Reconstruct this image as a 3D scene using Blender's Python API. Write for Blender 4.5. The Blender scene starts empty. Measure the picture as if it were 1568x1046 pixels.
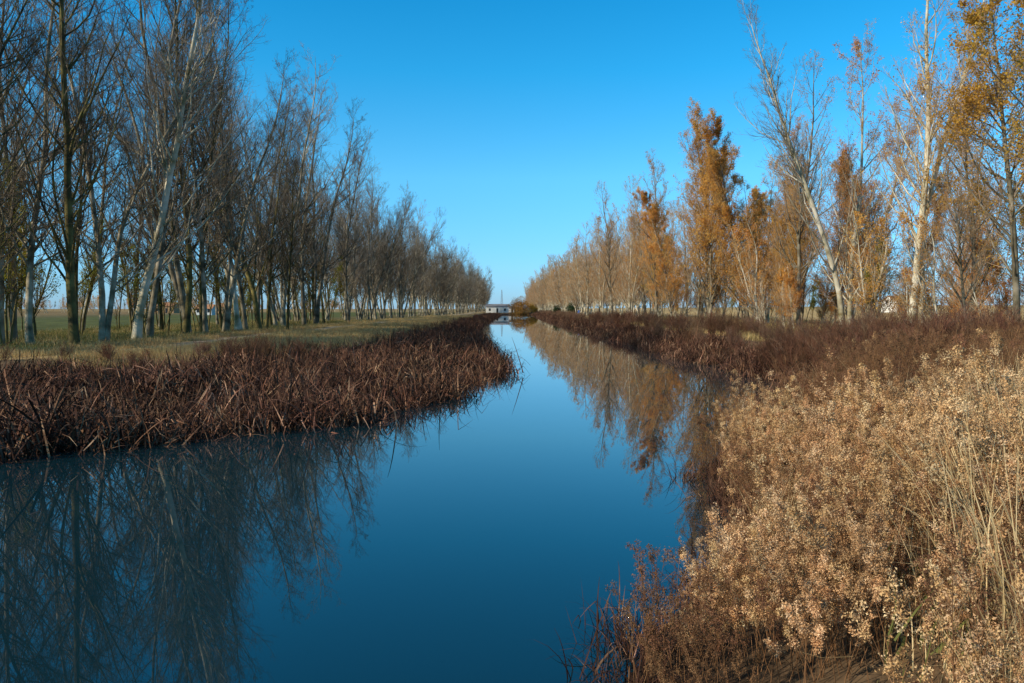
import bpy, math, numpy as np
from mathutils import Vector
rng=np.random.default_rng(11)
sc=bpy.context.scene
# ---------------------------------------------------------------- helpers
def link(o): sc.collection.objects.link(o); return o
def mk_mesh(name,parts,mats,smooth=True):
    V=[];L=[];LS=[];LT=[];MI=[];off=0;lo=0
    for v,f,m in parts:
        if len(f)==0: continue
        k=f.shape[1]
        V.append(v); L.append((f+off).ravel()); n=len(f)
        LS.append(lo+np.arange(n)*k); LT.append(np.full(n,k)); MI.append(np.full(n,m))
        off+=len(v); lo+=n*k
    V=np.concatenate(V);L=np.concatenate(L);LS=np.concatenate(LS);LT=np.concatenate(LT);MI=np.concatenate(MI)
    me=bpy.data.meshes.new(name)
    me.vertices.add(len(V)); me.vertices.foreach_set('co',V.astype(np.float32).ravel())
    me.loops.add(len(L)); me.loops.foreach_set('vertex_index',L.astype(np.int32))
    me.polygons.add(len(LS)); me.polygons.foreach_set('loop_start',LS.astype(np.int32))
    me.polygons.foreach_set('loop_total',LT.astype(np.int32))
    me.polygons.foreach_set('material_index',MI.astype(np.int32))
    me.polygons.foreach_set('use_smooth',np.full(len(LS),smooth))
    for m in mats: me.materials.append(m)
    me.update(calc_edges=True); me.validate()
    return me
def nrm(a): return a/np.maximum(np.linalg.norm(a,axis=-1,keepdims=True),1e-9)
def tubes(P,R,sides):
    N,S,_=P.shape
    T=np.empty_like(P); T[:,1:-1]=P[:,2:]-P[:,:-2]; T[:,0]=P[:,1]-P[:,0]; T[:,-1]=P[:,-1]-P[:,-2]; T=nrm(T)
    m=nrm(P[:,-1]-P[:,0]); ref=rng.normal(size=m.shape); ref=nrm(ref-m*(ref*m).sum(-1,keepdims=True))
    U=nrm(np.cross(T,ref[:,None,:])); W=np.cross(T,U)
    a=np.arange(sides)*2*np.pi/sides
    V=P[:,:,None,:]+R[:,:,None,None]*(np.cos(a)[None,None,:,None]*U[:,:,None,:]+np.sin(a)[None,None,:,None]*W[:,:,None,:])
    base=(np.arange(N)[:,None,None]*S+np.arange(S-1)[None,:,None])*sides
    k=np.arange(sides)[None,None,:]; k2=(k+1)%sides
    F=np.stack([base+k,base+k2,base+sides+k2,base+sides+k],-1).reshape(-1,4)
    return V.reshape(-1,3),F
def ribbons(P,Wd,face=None):
    N,S,_=P.shape
    a=rng.uniform(0,2*np.pi,N) if face is None else face
    side=np.stack([np.cos(a),np.sin(a),np.zeros(N)],-1)
    V=np.stack([P-side[:,None]*Wd[...,None],P+side[:,None]*Wd[...,None]],2).reshape(-1,3)
    b=(np.arange(N)[:,None]*S+np.arange(S-1)[None,:])*2
    F=np.stack([b,b+1,b+3,b+2],-1).reshape(-1,4)
    return V,F
def grow(P,R,n,t0,t1,ang,lenf,S,up,noise,rr,tip,fall=0.6,rcap=9,absl=None):
    N,S0,_=P.shape
    idx=np.repeat(np.arange(N),n); M=len(idx)
    tn=rng.uniform(t0,t1,M); t=tn*(S0-1); i=np.minimum(t.astype(int),S0-2); f=(t-i)[:,None]
    pos=P[idx,i]*(1-f)+P[idx,i+1]*f; rad=R[idx,i]*(1-f[:,0])+R[idx,i+1]*f[:,0]
    tan=nrm(P[idx,i+1]-P[idx,i])
    pl=np.linalg.norm(np.diff(P,axis=1),axis=-1).sum(1)[idx] if absl is None else np.full(M,absl)
    tt=(tn-t0)/max(t1-t0,1e-6)
    ln=pl*lenf*(1-fall*tt)*rng.uniform(.6,1.3,M)
    p=rng.normal(size=(M,3)); p=nrm(p-tan*(p*tan).sum(-1,keepdims=True))
    th=np.radians(rng.normal(ang,8,M))[:,None]
    d=np.cos(th)*tan+np.sin(th)*p
    out=np.empty((M,S,3)); out[:,0]=pos
    for s in range(1,S):
        d=nrm(d+noise*rng.normal(size=(M,3))+np.array([0,0,up]))
        out[:,s]=out[:,s-1]+d*(ln/(S-1))[:,None]
    r0=np.minimum(rad*rr,rcap)
    u=np.linspace(0,1,S)[None]
    Rr=np.maximum(r0[:,None]*(1-u)+tip*u,tip*.8)
    return out,Rr
def quads_at(C,size):
    N=len(C); a=nrm(rng.normal(size=(N,3))); b=rng.normal(size=(N,3)); b=nrm(b-a*(a*b).sum(-1,keepdims=True))
    s=(size*rng.uniform(.6,1.3,N))[:,None]
    V=np.stack([C-a*s,C+b*s*.6,C+a*s,C-b*s*.6],1).reshape(-1,3)
    return V,np.arange(N*4).reshape(-1,4)
def tris_at(C,size):
    N=len(C); a=nrm(rng.normal(size=(N,3))); b=rng.normal(size=(N,3)); b=nrm(b-a*(a*b).sum(-1,keepdims=True))
    s=(size*rng.uniform(.6,1.4,N))[:,None]
    V=np.stack([C,C+a*s*2,C+a*s+b*s],1).reshape(-1,3)
    return V,np.arange(N*3).reshape(-1,3)
# ---------------------------------------------------------------- materials
def mat(name,cols,scale=3.0,rough=0.9,trans=0.0,rnd=0.25,hue=0.0,coord='Object',detail=4,bump=0):
    m=bpy.data.materials.new(name); m.use_nodes=True; nt=m.node_tree; N=nt.nodes; L=nt.links; N.clear()
    out=N.new('ShaderNodeOutputMaterial')
    tc=N.new('ShaderNodeTexCoord'); no=N.new('ShaderNodeTexNoise'); no.inputs['Scale'].default_value=scale; no.inputs['Detail'].default_value=detail
    L.new(tc.outputs[coord],no.inputs['Vector'])
    cr=N.new('ShaderNodeValToRGB'); L.new(no.outputs['Fac'],cr.inputs['Fac'])
    e=cr.color_ramp.elements; n=len(cols)
    e[0].position=.32; e[0].color=(*cols[0],1); e[1].position=.68; e[1].color=(*cols[-1],1)
    for i in range(1,n-1):
        x=e.new(.32+.36*i/(n-1)); x.color=(*cols[i],1)
    oi=N.new('ShaderNodeObjectInfo')
    mr=N.new('ShaderNodeMapRange'); mr.inputs['To Min'].default_value=1-rnd; mr.inputs['To Max'].default_value=1+rnd
    L.new(oi.outputs['Random'],mr.inputs['Value'])
    hs=N.new('ShaderNodeHueSaturation'); L.new(cr.outputs['Color'],hs.inputs['Color']); L.new(mr.outputs['Result'],hs.inputs['Value'])
    if hue>0:
        m2=N.new('ShaderNodeMath'); m2.operation='MULTIPLY'; m2.inputs[1].default_value=7.31; L.new(oi.outputs['Random'],m2.inputs[0])
        m3=N.new('ShaderNodeMath'); m3.operation='FRACT'; L.new(m2.outputs[0],m3.inputs[0])
        mh=N.new('ShaderNodeMapRange'); mh.inputs['To Min'].default_value=.5-hue; mh.inputs['To Max'].default_value=.5+hue
        L.new(m3.outputs[0],mh.inputs['Value']); L.new(mh.outputs['Result'],hs.inputs['Hue'])
    bs=N.new('ShaderNodeBsdfPrincipled'); bs.inputs['Roughness'].default_value=rough; bs.inputs['Specular IOR Level'].default_value=.2
    L.new(hs.outputs['Color'],bs.inputs['Base Color'])
    if bump:
        b=N.new('ShaderNodeBump'); b.inputs['Strength'].default_value=bump; b.inputs['Distance'].default_value=.02; L.new(no.outputs['Fac'],b.inputs['Height']); L.new(b.outputs['Normal'],bs.inputs['Normal'])
    last=bs.outputs[0]
    if trans>0:
        tr=N.new('ShaderNodeBsdfTranslucent'); L.new(hs.outputs['Color'],tr.inputs['Color'])
        mx=N.new('ShaderNodeMixShader'); mx.inputs[0].default_value=trans
        L.new(bs.outputs[0],mx.inputs[1]); L.new(tr.outputs[0],mx.inputs[2]); last=mx.outputs[0]
    L.new(last,out.inputs['Surface'])
    return m
M_bark=mat('poplar_bark',[(.075,.06,.035),(.22,.185,.12),(.44,.38,.29)],1.4,bump=.5,rnd=.4)
M_barkw=mat('white_bark',[(.2,.16,.07),(.5,.44,.31),(.7,.64,.52)],1.1,bump=.5,rnd=.15)
M_barkd=mat('dark_lichen_bark',[(.05,.04,.02),(.12,.095,.032),(.25,.21,.07)],1.2,bump=.5,rnd=.3)
M_twg=mat('grey_twigs',[(.17,.125,.085),(.34,.27,.2)],.6,rnd=.3)
M_twd=mat('dark_twigs',[(.075,.052,.035),(.17,.125,.08)],.6,rnd=.3)
M_tww=mat('warm_twigs',[(.34,.21,.11),(.55,.38,.23)],.6,rnd=.2)
M_lfo=mat('orange_leaves',[(.44,.18,.035),(.7,.33,.07),(.78,.47,.14)],.5,trans=.35,rnd=.15,hue=.012)
M_lfy=mat('yellow_leaves',[(.3,.21,.03),(.68,.4,.055),(.76,.48,.1)],.5,trans=.4,rnd=.2,hue=.012)
M_lfg=mat('green_leaves',[(.15,.16,.02),(.36,.31,.04)],.7,trans=.4,rnd=.3,hue=.02)
M_con=mat('conifer_green',[(.01,.025,.008),(.03,.06,.02)],1,trans=.1)
M_reed=mat('dry_reed_blades',[(.05,.022,.013),(.15,.068,.038),(.42,.25,.15)],1.6,rnd=.6,hue=.012)
M_reedd=mat('dark_reed_blades',[(.025,.011,.007),(.085,.036,.021)],2.5,rnd=.4)
M_gold=mat('seed_fluff',[(.38,.195,.08),(.64,.385,.18),(.8,.58,.34)],5,trans=.15,rnd=.35,hue=.008)
M_straw=mat('straw_blades',[(.4,.28,.12),(.66,.5,.28)],3,rnd=.3)
M_gstem=mat('dry_stems',[(.12,.055,.022),(.3,.155,.07)],4,rnd=.3)
M_brn=mat('brown_weed',[(.12,.052,.026),(.31,.16,.08)],3,trans=.15,rnd=.4,hue=.012)
M_shr=mat('bare_shrub',[(.11,.06,.035),(.26,.155,.095)],1.5,rnd=.4,hue=.012)
M_shrd=mat('red_brown_shrub',[(.08,.035,.02),(.2,.095,.052)],1.5,rnd=.4,hue=.012)
M_grs=mat('dry_grass',[(.36,.24,.09),(.6,.44,.2)],2,trans=.2,rnd=.35,hue=.012)
M_grg=mat('green_grass',[(.08,.095,.02),(.22,.2,.06)],2,trans=.2,rnd=.35,hue=.02)
# ---------------------------------------------------------------- banks
Lp=np.array([(-400,-30),(5,-26),(10,-21),(12,-14),(13.7,-8.8),(14.6,-7.6),(15.7,-6.2),(17,-4.7),(18.4,-3.4),(21,-2.3),(25,-1.5),(29.6,-.8),(34,-.5),(42,-.8),(60,-2.5),(80,-4),(120,-5),(345,-5),(362,2)])
Rp=np.array([(-400,-8),(-20,-3.5),(0,-.5),(4,.5),(5.5,.9),(6.6,1.4),(7.3,1.95),(8.2,2.5),(9.1,2.75),(12.3,3.1),(15.3,4.5),(19,6.8),(21.6,8.6),(24,9.2),(29.6,9.6),(41,9.3),(67,9.1),(345,8.8),(362,2)])
Bp=np.array([(-400,-42),(15,-34),(22,-25),(27,-17),(30,-12),(34,-8.5),(45,-6.5),(80,-6.8),(120,-7.5),(345,-7.3),(362,1)])
Lf=lambda y:np.interp(y,Lp[:,0],Lp[:,1]); Rf=lambda y:np.interp(y,Rp[:,0],Rp[:,1]); Bf=lambda y:np.interp(y,Bp[:,0],Bp[:,1])
def ss(a,b,x): t=np.clip((x-a)/(b-a),0,1); return t*t*(3-2*t)
def vn(x,y,s,sd=0):
    return (np.sin(x/s*1.7+sd+1.3*np.sin(y/s*1.1+sd))+np.sin(y/s*1.3+2.1*sd+1.7*np.sin(x/s*.9)))/2
def ground_z(x,y):
    x=np.asarray(x,float);y=np.asarray(y,float)
    dr=x-Rf(y); dl=Bf(y)-x; dm=Lf(y)-x
    zr=-.9+ss(-2.0,.2,dr)*.95+ss(0,3.2,dr)*.85
    zl=-.9+ss(-2.0,.3,dl)*.93+ss(0,5,dl)*.6
    zm=-.9+.95*ss(.6,4.0,dm)
    z=np.maximum(np.maximum(zr,zl),zm)
    far=ss(352,372,y); z=z*(1-far)+.8*far
    land=ss(.0,1.5,np.maximum(dr,dl))
    z=z+land*(.07*vn(x,y,1.6)+.08*vn(x,y,6,1))
    z=z+2.2*ss(45,170,x)*ss(20,90,y)+ 4*ss(250,600,x)*ss(100,500,y)
    z=z+1.0*ss(40,400,-x)*ss(50,400,y)
    return z
def axis(segs):
    out=[]
    for a,b,st in segs: out+=list(np.arange(a,b,st))
    out.append(segs[-1][1]); return np.array(out)
xs=axis([(-4000,-1000,500),(-1000,-200,80),(-200,-60,10),(-60,-30,1.5),(-30,14,.35),(14,32,.8),(32,60,2.5),(60,200,10),(200,1000,80),(1000,4000,500)])
ys=axis([(-400,-40,40),(-40,-4,2),(-4,48,.35),(48,120,1.2),(120,380,4),(380,1000,40),(1000,6000,500)])
X,Y=np.meshgrid(xs,ys); Z=ground_z(X,Y)
nx,ny=len(xs),len(ys)
b=(np.arange(ny-1)[:,None]*nx+np.arange(nx-1)[None]).ravel()
F=np.stack([b,b+1,b+nx+1,b+nx],-1)
def ramp_noise(nt,vec,scale,detail=5):
    n=nt.nodes.new('ShaderNodeTexNoise'); n.inputs['Scale'].default_value=scale; n.inputs['Detail'].default_value=detail; nt.links.new(vec,n.inputs['Vector']); return n.outputs['Fac']
gm=bpy.data.materials.new('ground_soil_and_grass'); gm.use_nodes=True; nt=gm.node_tree
bs=nt.nodes['Principled BSDF']; bs.inputs['Roughness'].default_value=1; bs.inputs['Specular IOR Level'].default_value=.1
tc=nt.nodes.new('ShaderNodeTexCoord'); vec=tc.outputs['Object']
at=nt.nodes.new('ShaderNodeAttribute'); at.attribute_name='zone'
n1=ramp_noise(nt,vec,.35,8); n2=ramp_noise(nt,vec,6,6)
ad=nt.nodes.new('ShaderNodeMath'); ad.operation='ADD'; nt.links.new(n1,ad.inputs[0]); nt.links.new(n2,ad.inputs[1])
mr=nt.nodes.new('ShaderNodeMapRange'); mr.inputs['From Min'].default_value=.7; mr.inputs['From Max'].default_value=1.3; mr.inputs['To Min'].default_value=.55; mr.inputs['To Max'].default_value=1.4
nt.links.new(ad.outputs[0],mr.inputs['Value'])
hs=nt.nodes.new('ShaderNodeHueSaturation'); nt.links.new(at.outputs['Color'],hs.inputs['Color']); nt.links.new(mr.outputs['Result'],hs.inputs['Value'])
nt.links.new(hs.outputs['Color'],bs.inputs['Base Color'])
bp=nt.nodes.new('ShaderNodeBump'); bp.inputs['Strength'].default_value=.8; bp.inputs['Distance'].default_value=.05; nt.links.new(n2,bp.inputs['Height']); nt.links.new(bp.outputs['Normal'],bs.inputs['Normal'])
gme=mk_mesh('ground',[(np.stack([X.ravel(),Y.ravel(),Z.ravel()],-1),F,0)],[gm])
col=np.zeros((nx*ny,4),np.float32); xx=X.ravel(); yy=Y.ravel(); col[:,3]=1
def c3(*a): return np.array(a,float)
mud=c3(.04,.025,.016);tan=c3(.38,.26,.11);green=c3(.1,.11,.03);field=c3(.5,.34,.14);brown=c3(.14,.09,.05);path=c3(.46,.38,.27);litter=c3(.14,.115,.045)
def mixc(c,d,t): return c*(1-t[:,None])+d*t[:,None]
c=np.tile(mud,(nx*ny,1))
dl=Bf(yy)-xx; dr=xx-Rf(yy)
c=mixc(c,brown,ss(.5,2,dl)); c=mixc(c,tan,ss(3.5,6.5,dl)); c=mixc(c,brown,ss(.3,1.5,dr)); c=mixc(c,tan,ss(8,13,dr)*.7)
px_=-18.3+.4*vn(yy,yy*0,20)
c=mixc(c,path,np.exp(-((xx-px_)/1.2)**2)*ss(35,50,yy))
c=mixc(c,litter,ss(20.5,22.5,-xx)); c=mixc(c,green,ss(37,42,-xx)*(1-ss(90,120,-xx)))
c=mixc(c,field,ss(33,40,xx)); c=mixc(c,tan*.6,ss(110,150,-xx)); 
c=mixc(c,tan,ss(372,420,yy)*.6)
col[:,:3]=c
ca=gme.color_attributes.new('zone','FLOAT_COLOR','POINT'); ca.data.foreach_set('color',col.ravel())
link(bpy.data.objects.new('ground',gme))
# ---------------------------------------------------------------- water
wme=mk_mesh('canal_water',[(np.array([(-60,-300,0),(40,-300,0),(40,370,0),(-60,370,0)],float),np.array([[0,1,2,3]]),0)],[],False)
wm=bpy.data.materials.new('canal_water'); wm.use_nodes=True; nt=wm.node_tree; bs=nt.nodes['Principled BSDF']
bs.inputs['Base Color'].default_value=(.005,.026,.036,1); bs.inputs['Roughness'].default_value=.012; bs.inputs['IOR'].default_value=1.55
tc=nt.nodes.new('ShaderNodeTexCoord'); mp=nt.nodes.new('ShaderNodeMapping'); mp.inputs['Scale'].default_value=(1,.55,1); nt.links.new(tc.outputs['Object'],mp.inputs['Vector'])
f1=ramp_noise(nt,mp.outputs['Vector'],.9,2)
bp=nt.nodes.new('ShaderNodeBump'); bp.inputs['Strength'].default_value=.2; bp.inputs['Distance'].default_value=.005; nt.links.new(f1,bp.inputs['Height']); nt.links.new(bp.outputs['Normal'],bs.inputs['Normal'])
wme.materials.append(wm); link(bpy.data.objects.new('canal_water',wme))
# ---------------------------------------------------------------- scatter
def scatter(name,pts,meshes,scales,zrot=None,tilt=.08):
    n=len(pts)
    if zrot is None: zrot=rng.uniform(0,2*np.pi,n)
    me=bpy.data.meshes.new(name); me.vertices.add(n); me.vertices.foreach_set('co',np.asarray(pts,np.float32).ravel())
    a=me.attributes.new('rot','FLOAT_VECTOR','POINT'); r=np.stack([rng.normal(0,tilt,n),rng.normal(0,tilt,n),zrot],-1); a.data.foreach_set('vector',r.astype(np.float32).ravel())
    a=me.attributes.new('scl','FLOAT','POINT'); a.data.foreach_set('value',np.asarray(scales,np.float32))
    a=me.attributes.new('idx','INT','POINT'); a.data.foreach_set('value',rng.integers(0,len(meshes),n).astype(np.int32))
    me.update()
    col=bpy.data.collections.new(name+'_parts')
    for i,m in enumerate(meshes): col.objects.link(bpy.data.objects.new('%s_part_%02d'%(name,i),m))
    o=link(bpy.data.objects.new(name,me))
    ng=bpy.data.node_groups.new(name,'GeometryNodeTree')
    ng.interface.new_socket('Geometry',in_out='INPUT',socket_type='NodeSocketGeometry'); ng.interface.new_socket('Geometry',in_out='OUTPUT',socket_type='NodeSocketGeometry')
    N=ng.nodes;L=ng.links
    gi=N.new('NodeGroupInput');go=N.new('NodeGroupOutput')
    ci=N.new('GeometryNodeCollectionInfo'); ci.inputs['Collection'].default_value=col; ci.inputs['Separate Children'].default_value=True; ci.inputs['Reset Children'].default_value=True
    ip=N.new('GeometryNodeInstanceOnPoints'); ip.inputs['Pick Instance'].default_value=True
    def na(nm,t):
        q=N.new('GeometryNodeInputNamedAttribute'); q.data_type=t; q.inputs['Name'].default_value=nm
        return [s for s in q.outputs if s.enabled and s.name=='Attribute'][0]
    er=N.new('FunctionNodeEulerToRotation'); L.new(na('rot','FLOAT_VECTOR'),er.inputs[0])
    L.new(gi.outputs[0],ip.inputs['Points']); L.new(ci.outputs[0],ip.inputs['Instance']); L.new(na('idx','INT'),ip.inputs['Instance Index'])
    L.new(er.outputs[0],ip.inputs['Rotation']); L.new(na('scl','FLOAT'),ip.inputs['Scale']); L.new(ip.outputs[0],go.inputs[0])
    md=o.modifiers.new('scatter','NODES'); md.node_group=ng
    return o
# ---------------------------------------------------------------- trees
def tree_mesh(name,H,mats,r0=.17,n1=46,ang=42,up=.12,l1=.30,t0=.13,leaves=0,leaf_size=.06,forks=1,wob=.035,leaf_lo=0.,n2=9,n3=5,n4=2,thick=1.,clump=.25,spread=.08):
    S=16; P=[];R=[]
    for k in range(forks):
        d=nrm(np.array([rng.normal(0,.04+spread*(forks>1)),rng.normal(0,.04+spread*(forks>1)),1.])); p=np.array([rng.normal(0,.15)*(forks>1),rng.normal(0,.15)*(forks>1),-.3]); pl=[p.copy()]
        for s in range(S-1):
            d=nrm(d+rng.normal(0,wob,3)*[1,1,0]+[0,0,.05]); p=p+d*(H*(1-.1*k)/(S-1)); pl.append(p.copy())
        u=np.linspace(0,1,S); rr=(r0*(1-.15*k))*(1-u)**.85+.012; rr[0]*=1.35
        P.append(pl);R.append(rr)
    P=np.array(P);R=np.array(R); parts=[(*tubes(P,R,8),0)]
    P1,R1=grow(P,R,n1 if forks==1 else int(n1/1.4),t0,.97,ang,l1,8,up,.10,.5,.008,fall=.70,rcap=.065)
    parts.append((*tubes(P1,R1,4),0))
    P2,R2=grow(P1,R1,n2,.12,.98,40,.4,5,up*.8,.13,.55,.005*thick,fall=.5,rcap=.026); parts.append((*tubes(P2,R2,3),1))
    Pq,Rq=grow(P1,R1,n3,.3,.98,45,.16,4,up*.8,.12,.5,.004*thick,fall=.3,rcap=.011*thick); parts.append((*tubes(Pq,Rq,3),1))
    Q,RQ=grow(P2,R2,n3,.15,1.,40,.45,4,up*.8,.12,.6,.004*thick,fall=.4,rcap=.011*thick); parts.append((*tubes(Q,RQ,3),1))
    T=[Q.reshape(-1,3),Pq.reshape(-1,3)]
    if n4:
        P4,R4=grow(Q,RQ,n4,.1,1.,36,.7,3,up*.6,.1,.7,.0037*thick,fall=.3,rcap=.006*thick); parts.append((*tubes(P4,R4,3),1)); T.append(P4.reshape(-1,3))
    if leaves:
        T=np.concatenate(T)
        w=np.clip((T[:,2]/H-leaf_lo)*3,.02,1)*(clump+ (vn(T[:,0]*1.0+T[:,2]*.7,T[:,1]+T[:,2]*.5,.9,rng.uniform(0,9))>-.1))
        w/=w.sum(); C=T[rng.choice(len(T),leaves,p=w)]+rng.normal(0,.10,(leaves,3))
        parts.append((*quads_at(C,leaf_size),2))
    return mk_mesh(name,parts,mats)
def lset(tag,n,**kw):
    return [tree_mesh('bare_poplar_%s%d'%(tag,i),24,[[M_bark,M_bark,M_bark,M_barkd,M_barkd][i],M_twg if i in(0,1) else M_twd,M_lfy],r0=[.19,.16,.19,.19,.14][i],n1=int(40+8*rng.random()),ang=44+5*rng.normal(),up=.14,l1=.33,t0=.12+.08*rng.random(),forks=1+(i in(2,)),wob=.065,**kw) for i in range(n)]
left_m=lset('a',5,n2=10,n3=5)
leftf_m=lset('f',3,n2=9,n3=5,n4=0,thick=1.8)
white_m=[tree_mesh('white_poplar_%d'%i,24,[M_barkw,M_tww if i else M_twg,M_lfy],r0=.21,n1=42,ang=40,up=.16,l1=.28,t0=.13,forks=1+i,leaves=1200*i,leaf_size=.06,wob=.05) for i in range(2)]
right_m=[tree_mesh('bare_poplar_r%d'%i,22,[M_barkw if i%2 else M_bark,M_tww,M_lfo],r0=.18,n1=48,ang=42,up=.18,l1=.33,t0=.1,forks=1+i%2,leaves=[5500,13000,2200][i],leaf_size=.055,wob=.05) for i in range(3)]
rightf_m=[tree_mesh('bare_poplar_rf%d'%i,22,[M_barkw if i%2 else M_bark,M_tww,M_lfo],r0=.17,n1=46,ang=42,up=.18,l1=.34,t0=.1,forks=1+i%2,leaves=[700,2800][i],leaf_size=.08,n2=9,n3=5,n4=0,thick=1.8) for i in range(2)]
orange_m=[tree_mesh('orange_poplar_%d'%i,21,[M_bark,M_tww,M_lfo],r0=.17,n1=60,ang=46,up=.2,l1=.36,t0=.08,forks=1+i*2,leaves=62000,leaf_size=.052,leaf_lo=-.25,clump=1.5,wob=.05) for i in range(2)]
yel_m=[tree_mesh('yellow_poplar_%d'%i,16,[M_bark,M_tww,M_lfy],r0=.15,n1=42,ang=46,up=.08,l1=.36,t0=.2,leaves=22000,leaf_size=.052,leaf_lo=.1) for i in range(2)]
sap_m=[tree_mesh('sapling_%d'%i,8,[M_barkd,M_twd,M_lfg],r0=.05,n1=22,ang=36,up=.15,l1=.25,t0=.2,leaves=[1800,0,1200][i],leaf_size=.05,n2=6,n3=4,n4=0,wob=.06) for i in range(3)]
sapo_m=[tree_mesh('saplingo_%d'%i,10,[M_barkw,M_tww,M_lfo],r0=.07,n1=26,ang=44,up=.15,l1=.36,t0=.12,leaves=[3500,9000][i],leaf_size=.05,n2=7,n3=5,n4=0,wob=.07,forks=2,leaf_lo=-.3,spread=.18) for i in range(2)]
def put_tree(name,me,x,y,H,H0,rot=None,lean=(0,0),ls=.03):
    o=link(bpy.data.objects.new(name,me)); s=H/H0
    o.location=(x,y,float(ground_z(x,y))); o.scale=(s,s,s*rng.uniform(.96,1.04)); o.rotation_euler=(lean[0]+rng.normal(0,ls),lean[1]+rng.normal(0,ls),rng.uniform(0,6.28) if rot is None else rot)
    return o
near_lim=105
farL=[];farLs=[]
for lat,st,Hh in [(23,4.4,25.5),(28,6.8,24),(35,9.5,22.5)]:
    y=30+rng.uniform(0,3)
    while y<640:
        ya=np.array(y)
        x=-lat+rng.normal(0,.9)+ (2.5 if lat<25 else 1.5)*float(ss(150,350,ya))
        H=Hh*rng.uniform(.8,1.06)*(1+.12*(45<y<85))
        if y<near_lim: put_tree('poplar_tree',left_m[rng.integers(0,5)],x,y,H,24,ls=.05)
        else: farL.append((x,y,float(ground_z(x,y)))); farLs.append(H/24*.97)
        y+=st*rng.uniform(.3,1.7)*(1+.3*float(ss(150,300,ya)))
put_tree('white_poplar_tree',white_m[0],-22.2,47,27,24)
put_tree('white_poplar_tree',white_m[1],-22.5,66,25,24)
put_tree('poplar_tree',left_m[3],-22.0,40,27,24,lean=(0,.1))
put_tree('poplar_tree',left_m[3],-20.6,73,16,24,lean=(0,.25))
put_tree('poplar_tree',left_m[4],-24,33,25,24,lean=(0,.08))
scatter('distant_poplar_row',np.array(farL),leftf_m,farLs,tilt=.04)
for i in range(76):
    x=-rng.uniform(24,38); y=rng.uniform(34,120)
    put_tree('sapling_tree',sap_m[rng.integers(0,3)],x,y,rng.uniform(5,12),8)
R=[('white_poplar_tree',white_m[1],21.2,42,23,24),('white_poplar_tree',white_m[0],22.5,54,22.5,24),('poplar_tree',right_m[1],24.5,58,21,22),
('orange_poplar_tree',orange_m[0],22.6,76,18.5,21),('orange_poplar_tree',orange_m[1],19.8,80,21.5,21),('poplar_tree',right_m[0],24,69,17,22),
('poplar_tree',right_m[0],18.2,100,20.5,22),('poplar_tree',right_m[2],15.8,125,21.5,22),('orange_poplar_tree',orange_m[0],20.5,112,15,21),
('poplar_tree',right_m[2],16.2,172,21,22),('poplar_tree',right_m[1],16.5,146,18,22),('orange_poplar_tree',orange_m[1],27,64,15,21),
('yellow_poplar_tree',yel_m[0],21.2,31,18,16),('yellow_poplar_tree',yel_m[1],23.5,37,17,16),('poplar_tree',right_m[2],19.2,33.5,9,22),
('poplar_tree',right_m[0],27,47,17,22),('poplar_tree',right_m[2],30,52,15,22),('yellow_poplar_tree',yel_m[1],29,43,11,16),
('poplar_tree',right_m[1],27,84,17,22),('orange_poplar_tree',orange_m[0],26,92,16,21),('poplar_tree',right_m[2],22,93,18,22),('yellow_poplar_tree',yel_m[0],20,106,11,16),
('orange_poplar_tree',orange_m[1],25.5,75,16,21),('poplar_tree',right_m[1],17.5,118,16,22),('poplar_tree',right_m[0],20,134,18,22),('poplar_tree',right_m[2],22.3,62,20,22),('orange_poplar_tree',orange_m[0],32,72,14,21),('poplar_tree',right_m[2],20.5,88,17,22),
('orange_poplar_tree',orange_m[0],30,60,12,21),('orange_poplar_tree',orange_m[1],24,66,13,21),('yellow_poplar_tree',yel_m[0],24.5,84,12,16),('poplar_tree',right_m[1],34,60,14,22),('orange_poplar_tree',orange_m[0],18.5,92,15,21)]
for a in R: put_tree(*a,ls=.03)
for i in range(60):
    y=rng.uniform(38,125); x=rng.uniform(19.5,34); put_tree('sapling_tree',(sapo_m+sap_m[:1]+sapo_m)[rng.integers(0,5)],x,y,rng.uniform(4,10),10,lean=(0,rng.normal(0,.12)))
far=[];fs=[]
for lat,st,Hh in [(16,8,21),(20.5,6,20),(26,7,19)]:
    y=118+rng.uniform(0,8)+(60 if lat==16 else 0)
    while y<640:
        x=lat-2.5*float(ss(180,420,np.array(y)))+rng.normal(0,.6); far.append((x,y,float(ground_z(x,y)))); fs.append(Hh*rng.uniform(.75,1.08)/22); y+=st*rng.uniform(.6,1.4)
scatter('distant_poplar_row',np.array(far),rightf_m,fs,tilt=.03)
hz=[(x,y,float(ground_z(x,y))) for x,y in [(rng.uniform(-500,-100),rng.uniform(300,620)) for _ in range(420)]+[(rng.uniform(130,600),rng.uniform(260,620)) for _ in range(200)]]
scatter('distant_tree_belt',np.array(hz),sap_m[:1]+sapo_m,rng.uniform(.5,1.1,len(hz)))
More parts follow.
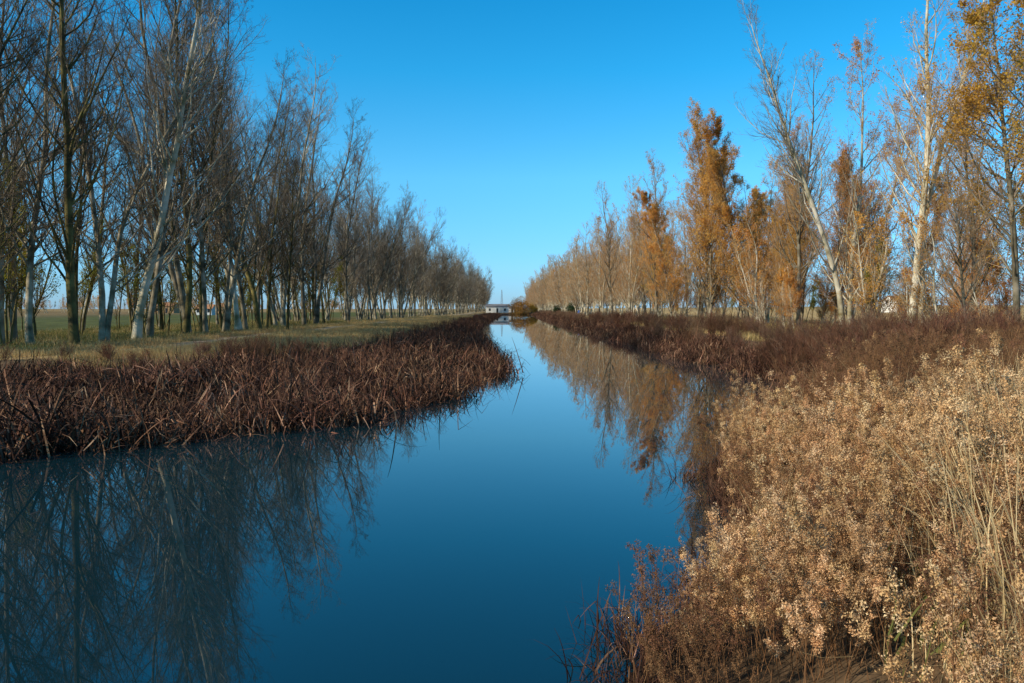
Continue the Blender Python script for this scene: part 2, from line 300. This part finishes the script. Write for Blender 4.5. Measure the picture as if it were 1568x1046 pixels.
# ---------------------------------------------------------------- small plants
def reed(name,n,h,mats,spread=.28,arch=1.0,w=.007,kinkp=.4,lay=.25):
    S=7; P=np.zeros((n,S,3)); P[:,0,:2]=rng.normal(0,spread,(n,2)); P[:,0,2]=-.1
    az=rng.uniform(0,2*np.pi,n); out=np.stack([np.cos(az),np.sin(az),np.zeros(n)],-1)
    L=h*rng.uniform(.5,1.25,n); bend=rng.uniform(.02,.5,n)*arch
    kink=rng.random(n)<kinkp; kp=rng.integers(2,6,n)
    th=rng.uniform(0,lay,n)
    for s in range(1,S):
        th=th+bend*(s/S)*.7+np.where(kink&(kp==s),rng.uniform(.9,2.1,n),0)
        th=np.minimum(th,2.9)
        P[:,s]=P[:,s-1]+(np.sin(th)[:,None]*out+np.cos(th)[:,None]*np.array([0,0,1]))*(L/(S-1))[:,None]
    P[:,2:,2]=np.maximum(P[:,2:,2],.02)
    u=np.linspace(0,1,S)
    Wd=(w*rng.uniform(.6,1.5,n))[:,None]*(1-u**2*.85)[None]
    v,f=ribbons(P,Wd,az+np.pi/2+rng.normal(0,.5,n))
    return mk_mesh(name,[(v,f,0)],mats)
reed_m=[reed('reed_%d'%i,48,1.1,[M_reed if i not in(1,4) else M_reedd],w=.012,kinkp=.8,lay=.75,arch=1.7,spread=.34) for i in range(6)]
reedf_m=[reed('reedfg_%d'%i,22,1.0,[M_reedd if i else M_reed],spread=.2,arch=1.8,w=.009,lay=.6) for i in range(3)]
grass_m=[reed('grass_%d'%i,80,.36,[M_grs],spread=.3,arch=.9,w=.0055) for i in range(4)]
grassg_m=[reed('grassg_%d'%i,80,.34,[M_grg if i else M_grs],spread=.3,arch=.9,w=.0055) for i in range(4)]
tallg_m=[reed('tallgrass_%d'%i,34,1.05,[M_straw],spread=.15,arch=.7,w=.003,kinkp=.15) for i in range(3)]
def weed(name,h,stems,mats,fluff=26,fs=.007,sp=.22,side=7,hot_p=.6,lean=.16):
    P=np.zeros((stems,6,3)); P[:,0,:2]=rng.normal(0,sp,(stems,2)); d=nrm(np.concatenate([rng.normal(0,lean,(stems,2)),np.ones((stems,1))],1))
    L=h*rng.uniform(.5,1.2,stems)
    for s in range(1,6):
        d=nrm(d+rng.normal(0,.08,(stems,3))); P[:,s]=P[:,s-1]+d*(L/5)[:,None]
    R=np.tile(np.linspace(.004,.0015,6),(stems,1)); parts=[(*tubes(P,R,3),0)]
    P1,R1=grow(P,R,side,.5,1,30,.2,4,.1,.15,.7,.001,fall=.6); parts.append((*tubes(P1,R1,3),0))
    P2,R2=grow(P1,R1,4,.2,1,45,.35,3,-.02,.2,.8,.0008,fall=.3); parts.append((*tubes(P2,R2,3),0))
    if fluff:
        T=np.concatenate([P2[:,1:].reshape(-1,3),P1[:,2:].reshape(-1,3),P[:,5:].reshape(-1,3)])
        hot=rng.random(len(T))<hot_p
        C=np.concatenate([np.repeat(T[hot],int(fluff*1.5),0),np.repeat(T[~hot],2,0)]); C=C+rng.normal(0,.011,C.shape); parts.append((*tris_at(C,fs),1))
    return mk_mesh(name,parts,mats)
gold_m=[weed('goldenrod_%d'%i,1.1,9,[M_gstem,M_gold],fluff=10,fs=.007,hot_p=[.5,.35,.6,.45,.25][i],sp=.19,lean=.12) for i in range(5)]
brn_m=[weed('brownweed_%d'%i,.95,12,[M_gstem,M_brn],fluff=4,fs=.008) for i in range(4)]
stem_m=[weed('stemweed_%d'%i,1.1,14,[M_gstem,M_gold],fluff=0,side=9) for i in range(2)]
def shrub(name,h,n,mats,sp=.3):
    P=np.zeros((n,6,3)); P[:,0,:2]=rng.normal(0,sp*.4,(n,2)); d=nrm(np.concatenate([rng.normal(0,.4,(n,2)),np.ones((n,1))],1)); L=h*rng.uniform(.6,1.15,n)
    for s in range(1,6):
        d=nrm(d+rng.normal(0,.08,(n,3))+[0,0,.04]); P[:,s]=P[:,s-1]+d*(L/5)[:,None]
    R=np.tile(np.linspace(.012,.004,6),(n,1)); parts=[(*tubes(P,R,3),0)]
    P1,R1=grow(P,R,9,.2,1,32,.35,4,.1,.12,.7,.003,fall=.5); parts.append((*tubes(P1,R1,3),0))
    P2,R2=grow(P1,R1,5,.1,1,32,.45,3,.08,.12,.8,.0025,fall=.3); parts.append((*tubes(P2,R2,3),0))
    return mk_mesh(name,parts,mats)
shrub_m=[shrub('shrub_%d'%i,1.6,20,[M_shr]) for i in range(4)]
shrubd_m=[shrub('shrubd_%d'%i,1.6,22,[M_shrd]) for i in range(3)]
def sample(n,x0,x1,y0,y1,keep,yp=1.0):
    u=rng.random(n)**yp; y=y0+(y1-y0)*u; x=rng.uniform(x0,x1,n); k=keep(x,y); x=x[k];y=y[k]
    return x,y
def P3(x,y,dz=0): return np.stack([x,y,np.maximum(ground_z(x,y),-.35)+dz],-1)
Linv=lambda x:np.interp(x,Lp[:13,1],Lp[:13,0])
x,y=sample(7500,-30,0,10,48,lambda x,y:(x<Lf(y)-.1-.5*(vn(x,y,.8)))&(x>Bf(y)-1.5)); p=P3(x,y); p[:,2]=np.maximum(p[:,2],-.08)
back=np.where((x<-6)&(y>Linv(x)+4.4)&(y<Linv(x)+7+vn(x,y,2)),.42,1.)
scatter('reed_bed',p,reed_m,rng.uniform(.6,1.2,len(p))*(1+.3*vn(x,y,1.5))*back,tilt=.25)
x,y=sample(6500,-9,0,48,345,lambda x,y:(x<Lf(y)-.1)&(x>Bf(y)-.8),1.5); p=P3(x,y); p[:,2]=np.maximum(p[:,2],-.08)
scatter('reed_bed',p,reed_m,rng.uniform(.9,1.4,len(p)),tilt=.2)
x,y=sample(8000,3,13,17,345,lambda x,y:(x>Rf(y)-.5-.35*vn(y,x,2.5))&(x<Rf(y)+2.2),1.5); p=P3(x,y); p[:,2]=np.maximum(p[:,2],-.08)
scatter('reed_bed',p,reed_m,rng.uniform(.6,1.1,len(p))*(1+.2*vn(x,y,2)),tilt=.2)
x,y=sample(1300,-1,5,4.9,13,lambda x,y:(x>Rf(y)-.45+.15*vn(x,y,.5))&(x<Rf(y)+.35)); p=P3(x,y); p[:,2]=np.maximum(p[:,2],-.1)
scatter('bent_waterside_reeds',p,reedf_m,rng.uniform(.25,.6,len(p)),tilt=.3)
clear=lambda x,y:(np.hypot(x,y)>2.3)&((y>4.6)|(x>.5*y+.25))
goldz=lambda x,y: (x-Rf(y))<(3.7-.24*np.clip(y-5,0,11)+1.3*vn(x,y,2.))
dens=lambda x,y:.38+.40*vn(x,y,.55,2)
x,y=sample(9500,-1,14,1.2,22,lambda x,y:(x>Rf(y)+.15)&goldz(x,y)&clear(x,y)&(rng.random(len(x))<dens(x,y))); 
dd=x-Rf(y)
scatter('dry_goldenrod_patch',P3(x,y),gold_m,rng.uniform(.5,1.15,len(x))*(.62+.38*ss(0,1.2,dd))*(1+.25*vn(x,y,.8)),tilt=.14)
x,y=sample(6000,-1,14,1.2,22,lambda x,y:(x>Rf(y)+.1)&goldz(x,y)&clear(x,y)&(rng.random(len(x))>.28+dens(x,y)))
scatter('brown_weed_patch',P3(x,y),brn_m+stem_m[:1],rng.uniform(.45,.9,len(x)),tilt=.16)
x,y=sample(7000,0,26,1.2,26,lambda x,y:(~goldz(x-.4,y))&(x<Rf(y)+14)&clear(x,y)&(x>1.0)&(x<y*.95+4))
scatter('brown_weed_patch',P3(x,y),brn_m+stem_m,rng.uniform(.5,1.1,len(x))*(1+.18*vn(x,y,.9)),tilt=.14)
x,y=sample(1900,1.,8,1.3,9,lambda x,y:(x>Rf(y)+1.6)&clear(x,y)&(x>.52*y+.35))
scatter('tall_bank_grass',P3(x,y),tallg_m+grassg_m[1:2],rng.uniform(.7,1.3,len(x)),tilt=.2)
x,y=sample(320,1.,14,3,16,lambda x,y:(x>Rf(y)+.6)&(np.hypot(x,y)>2.8)&clear(x,y)&(x<y*.95+3))
scatter('tall_bank_grass',P3(x,y),tallg_m,rng.uniform(.6,1.1,len(x)),tilt=.25)
x,y=sample(1300,9,32,20,125,lambda x,y:(x>Rf(y)+1.2)&(x<Rf(y)+8+2*vn(x,y,5.))&(vn(x,y,4,3)>-.35),1.2)
scatter('bare_shrub_thicket',P3(x,y),shrub_m+shrubd_m,rng.uniform(.3,.85,len(x))*(1+.35*vn(x,y,3.)),tilt=.12)
x,y=sample(190,8.8,16,20,31,lambda x,y:(x>Rf(y)+.2)&(x<Rf(y)+5))
scatter('red_brown_shrub_thicket',P3(x,y),shrubd_m+shrub_m[:1],rng.uniform(.6,1.05,len(x)),tilt=.15)
x,y=sample(900,10,20,110,345,lambda x,y:(x>Rf(y)+1.2)&(x<Rf(y)+4))
scatter('bare_shrub_thicket',P3(x,y),shrub_m,rng.uniform(.4,.9,len(x)),tilt=.12)
x,y=sample(3000,-32,-6,20,345,lambda x,y:(x<Bf(y)+.5)&(x>Bf(y)-2.6-3.0*(y<45))&(x>-30),1.6)
scatter('red_brown_shrub_bank',P3(x,y),shrubd_m+shrub_m[:1],rng.uniform(.2,.5,len(x))*(1+.5*vn(x,y,4,5)),tilt=.14)
x,y=sample(15000,-22,-6,18,220,lambda x,y:(x<Bf(y)-2.0)&(np.abs(x+18.3)>1.1),1.5)
scatter('dry_bank_grass',P3(x,y),grass_m,rng.uniform(.5,1.2,len(x)))
x,y=sample(11000,10,40,18,160,lambda x,y:(x>Rf(y)+4),1.4)
scatter('dry_bank_grass',P3(x,y),grass_m+grassg_m[1:2],rng.uniform(.7,1.6,len(x)))
x,y=sample(7000,-40,-21,26,130,lambda x,y:x<0,1.3)
scatter('green_understory_grass',P3(x,y),grassg_m[1:]+grass_m[:1],rng.uniform(.6,1.4,len(x)))
# ---------------------------------------------------------------- distant bushes, buildings, person
def bush(name,x,y,w,h,m,n=5000,ls=.09):
    c=rng.normal(size=(n,3)); c=nrm(c)*(rng.random((n,1))**.4); c=c*(1+.18*np.sin(c[:,:1]*7+c[:,1:2]*5)+.12*np.sin(c[:,2:]*9)); c=c*[w/2,w/2,h/2]+[0,0,h/2]
    P=np.zeros((8,5,3)); d=nrm(np.concatenate([rng.normal(0,.5,(8,2)),np.ones((8,1))],1))
    for s in range(1,5): P[:,s]=P[:,s-1]+d*h*.18
    me=mk_mesh(name,[(*tubes(P,np.tile(np.linspace(.08,.02,5),(8,1)),5),0),(*quads_at(c,ls),1)],[M_bark,m]); o=link(bpy.data.objects.new(name,me)); o.location=(x,y,float(ground_z(x,y))-.1)
bush('autumn_round_tree',3.5,352,9.5,8.4,mat('olive_orange_leaves',[(.28,.14,.035),(.6,.33,.08)],.8,trans=.35),11000,.15)
bush('yellow_shrub',8.6,352,3.2,4.4,M_lfy,3000,.1)
bush('yellow_shrub',10.2,356,2.6,3.2,M_lfy,3000,.1)
bush('conifer_bush',15.5,205,3.2,3.4,M_con,6000,.08)
bush('conifer_bush',12.7,225,2.2,2.6,M_con,4000,.08)
bush('hedge_bush',86,170,12,5,mat('brown_hedge',[(.16,.1,.04),(.36,.22,.1)],.8,trans=.2),6000,.16)
M_wall=mat('white_plaster',[(.7,.68,.62),(.8,.78,.73)],1); M_roof=mat('clay_roof',[(.3,.14,.07),(.42,.22,.12)],2); M_slate=mat('grey_roof',[(.12,.12,.13),(.2,.2,.21)],2); M_ochre=mat('ochre_wall',[(.5,.3,.15),(.6,.38,.2)],1)
M_win=mat('dark_window',[(.02,.025,.03),(.04,.045,.05)],1,rough=.2)
def house(name,x,y,w,d,h,rh,wall,roof,nwin=3,rot=0):
    e=bpy.data.objects.new(name,None); link(e); e.location=(x,y,float(ground_z(x,y))-.05); e.rotation_euler=(0,0,rot)
    def add(nm,v,f,m):
        me=bpy.data.meshes.new(nm); me.from_pydata(v,[],f); me.materials.append(m); o=link(bpy.data.objects.new(nm,me)); o.parent=e
    a,b_=w/2,d/2
    add('walls',[(-a,-b_,0),(a,-b_,0),(a,b_,0),(-a,b_,0),(-a,-b_,h),(a,-b_,h),(a,b_,h),(-a,b_,h),(-a,0,h+rh),(a,0,h+rh)],[(0,1,5,4),(2,3,7,6),(1,2,6,9,5),(3,0,4,8,7)],wall)
    o_=.35; t=.12; k=rh/b_
    add('roof',[(-a-o_,-b_-o_,h-k*o_+.02),(a+o_,-b_-o_,h-k*o_+.02),(a+o_,0,h+rh+.02),(-a-o_,0,h+rh+.02),(-a-o_,b_+o_,h-k*o_+.02),(a+o_,b_+o_,h-k*o_+.02),
      (-a-o_,-b_-o_,h-k*o_+.02+t),(a+o_,-b_-o_,h-k*o_+.02+t),(a+o_,0,h+rh+.02+t),(-a-o_,0,h+rh+.02+t),(-a-o_,b_+o_,h-k*o_+.02+t),(a+o_,b_+o_,h-k*o_+.02+t)],
      [(6,7,8,9),(9,8,11,10),(0,3,2,1),(3,4,5,2),(0,1,7,6),(4,10,11,5),(0,6,9,3),(3,9,10,4),(1,2,8,7),(2,5,11,8)],roof)
    for i in range(nwin):
        cx=-a+w*(i+.5)/nwin; dz=(.9,2.1) if i!=nwin//2 else (0.05,2.1)
        add('door' if i==nwin//2 else 'window_%d'%i,[(cx-.45,-b_-.02,dz[0]),(cx+.45,-b_-.02,dz[0]),(cx+.45,-b_-.02,dz[1]),(cx-.45,-b_-.02,dz[1])],[(0,1,2,3)],M_win)
house('white_lock_house',-6.8,372,10.5,6,3.0,1.0,M_wall,M_slate)
house('white_shed',-1.2,385,5,4,2.4,.7,M_wall,M_slate,2)
house('farm_house',-145,335,8,6,3.0,1.5,M_ochre,M_roof,4)
house('farm_house',-120,335,7,6,2.8,1.5,M_ochre,M_roof,3)
house('farm_house',-96,250,5,4,2.2,1.1,M_wall,M_roof,3)
house('farm_house',97,200,6,5,2.8,1.3,M_wall,M_roof,2,.3)
def mast(x,y,H):
    segs=[];w0=.9
    for i in range(12):
        z0,z1=H*i/12,H*(i+1)/12; a0,a1=w0*(1-z0/H*.85),w0*(1-z1/H*.85)
        c=[(1,1),(-1,1),(-1,-1),(1,-1)]
        for k in range(4):
            q=c[k];r=c[(k+1)%4]
            segs.append([(q[0]*a0,q[1]*a0,z0),(q[0]*a1,q[1]*a1,z1)]); segs.append([(q[0]*a0,q[1]*a0,z0),(r[0]*a1,r[1]*a1,z1)])
    P=np.array(segs,float); me=mk_mesh('lattice_mast',[(*tubes(P,np.full(P.shape[:2],.07),4),0)],[mat('galvanised_steel',[(.25,.25,.26),(.35,.35,.36)],1,rough=.5)],False)
    o=link(bpy.data.objects.new('lattice_mast',me)); o.location=(x,y,float(ground_z(x,y)))
mast(-6,470,13)
def person(x,y,rot):
    vs=[];es=[];rs=[]
    def add(p,r,par=None):
        vs.append(p); rs.append(r); i=len(vs)-1
        if par is not None: es.append((par,i))
        return i
    pel=add((0,0,.95),.15); ab=add((0,.01,1.12),.13,pel); ch=add((0,.02,1.34),.16,ab); nk=add((0,.03,1.5),.06,ch); hd=add((0,.05,1.62),.09,nk); add((0,.05,1.73),.075,hd)
    add((0,.13,1.62),.025,hd)
    for s,f in((1,1),(-1,-1)):
        h=add((s*.1,0,.9),.1,pel); k=add((s*.11,.12*f+.03,.5),.065,h); a=add((s*.11,.24*f-.06,.09),.04,k); add((s*.12,.24*f+.1,.04),.035,a)
        sh=add((s*.19,.02,1.42),.065,ch); el=add((s*.25,-.08*f,1.15),.045,sh); w=add((s*.25,-.14*f+.1,.92),.03,el); pm=add((s*.25,-.14*f+.13,.85),.028,w)
        for q in range(4): 
            fb=add((s*.25,-.14*f+.10+.02*q,.81),.009,pm); add((s*.24,-.14*f+.11+.02*q,.765+.004*abs(q-1)),.008,fb)
        add((s*.22,-.14*f+.18,.83),.009,pm)
    me=bpy.data.meshes.new('walking_person'); me.from_pydata(vs,es,[]); o=link(bpy.data.objects.new('walking_person',me))
    o.modifiers.new('skin','SKIN')
    for i,r in enumerate(rs): me.skin_vertices[0].data[i].radius=(r,r*.8)
    me.skin_vertices[0].data[0].use_root=True
    o.modifiers.new('sub','SUBSURF').levels=1
    m=bpy.data.materials.new('clothes'); m.use_nodes=True; nt=m.node_tree; tc=nt.nodes.new('ShaderNodeTexCoord'); sx=nt.nodes.new('ShaderNodeSeparateXYZ'); nt.links.new(tc.outputs['Object'],sx.inputs[0])
    mr=nt.nodes.new('ShaderNodeMapRange'); mr.inputs['From Max'].default_value=1.8; nt.links.new(sx.outputs[2],mr.inputs[0])
    cr=nt.nodes.new('ShaderNodeValToRGB'); cr.color_ramp.interpolation='CONSTANT'; nt.links.new(mr.outputs[0],cr.inputs[0]); e=cr.color_ramp.elements
    e[0].color=(.02,.02,.03,1); e[1].position=.5; e[1].color=(.05,.13,.4,1)
    q=e.new(.835); q.color=(.5,.3,.2,1); q=e.new(.935); q.color=(.04,.025,.015,1)
    nt.links.new(cr.outputs[0],nt.nodes['Principled BSDF'].inputs['Base Color']); me.materials.append(m)
    o.location=(x,y,float(ground_z(x,y))); o.rotation_euler=(0,0,rot)
person(12.6,150,2.9)
# ---------------------------------------------------------------- light & sky
az=math.radians(-116); el=math.radians(29)
sd=Vector((math.sin(az)*math.cos(el),math.cos(az)*math.cos(el),math.sin(el)))
sun=bpy.data.lights.new('sun','SUN'); sun.energy=5; sun.angle=math.radians(.5); sun.color=(1,.88,.68)
so=link(bpy.data.objects.new('sun',sun)); so.rotation_euler=sd.to_track_quat('Z','Y').to_euler()
w=bpy.data.worlds.new('World'); sc.world=w; w.use_nodes=True; nt=w.node_tree; bg=nt.nodes['Background']
sk=nt.nodes.new('ShaderNodeTexSky'); sk.sky_type='NISHITA'; sk.sun_disc=False; sk.sun_elevation=el; sk.sun_rotation=az; sk.ozone_density=2.5; sk.air_density=1.0; sk.dust_density=.3; sk.altitude=600
tc=nt.nodes.new('ShaderNodeTexCoord'); sx=nt.nodes.new('ShaderNodeSeparateXYZ'); nt.links.new(tc.outputs['Generated'],sx.inputs[0])
cr=nt.nodes.new('ShaderNodeValToRGB'); nt.links.new(sx.outputs[2],cr.inputs[0])
stops=[(0,(.24,.42,.78)),(.05,(.27,.54,.82)),(.16,(.26,.71,.86)),(.28,(.09,.71,.91)),(.42,(.02,.66,.9)),(.6,(.06,.36,.5)),(1,(.2,.25,.3))]
e=cr.color_ramp.elements; e[0].position=0; e[0].color=(*stops[0][1],1); e[1].position=1; e[1].color=(*stops[-1][1],1)
for p_,c_ in stops[1:-1]:
    q=e.new(p_); q.color=(*c_,1)
v1=nt.nodes.new('ShaderNodeVectorMath'); v1.operation='MULTIPLY'; nt.links.new(sk.outputs[0],v1.inputs[0]); nt.links.new(cr.outputs[0],v1.inputs[1])
v2=nt.nodes.new('ShaderNodeVectorMath'); v2.operation='SCALE'; v2.inputs['Scale'].default_value=1.5; nt.links.new(v1.outputs[0],v2.inputs[0])
nt.links.new(v2.outputs[0],bg.inputs['Color']); bg.inputs['Strength'].default_value=.15
# ---------------------------------------------------------------- camera
cam=bpy.data.cameras.new('camera'); cam.lens=28; cam.sensor_width=36; cam.clip_end=12000; cam.clip_start=.05
co=link(bpy.data.objects.new('camera',cam)); co.location=(0,0,2.6); co.rotation_euler=(math.radians(90-2.35),0,0)
sc.camera=co
sc.view_settings.view_transform='Standard'; sc.view_settings.look='None'; sc.view_settings.exposure=0
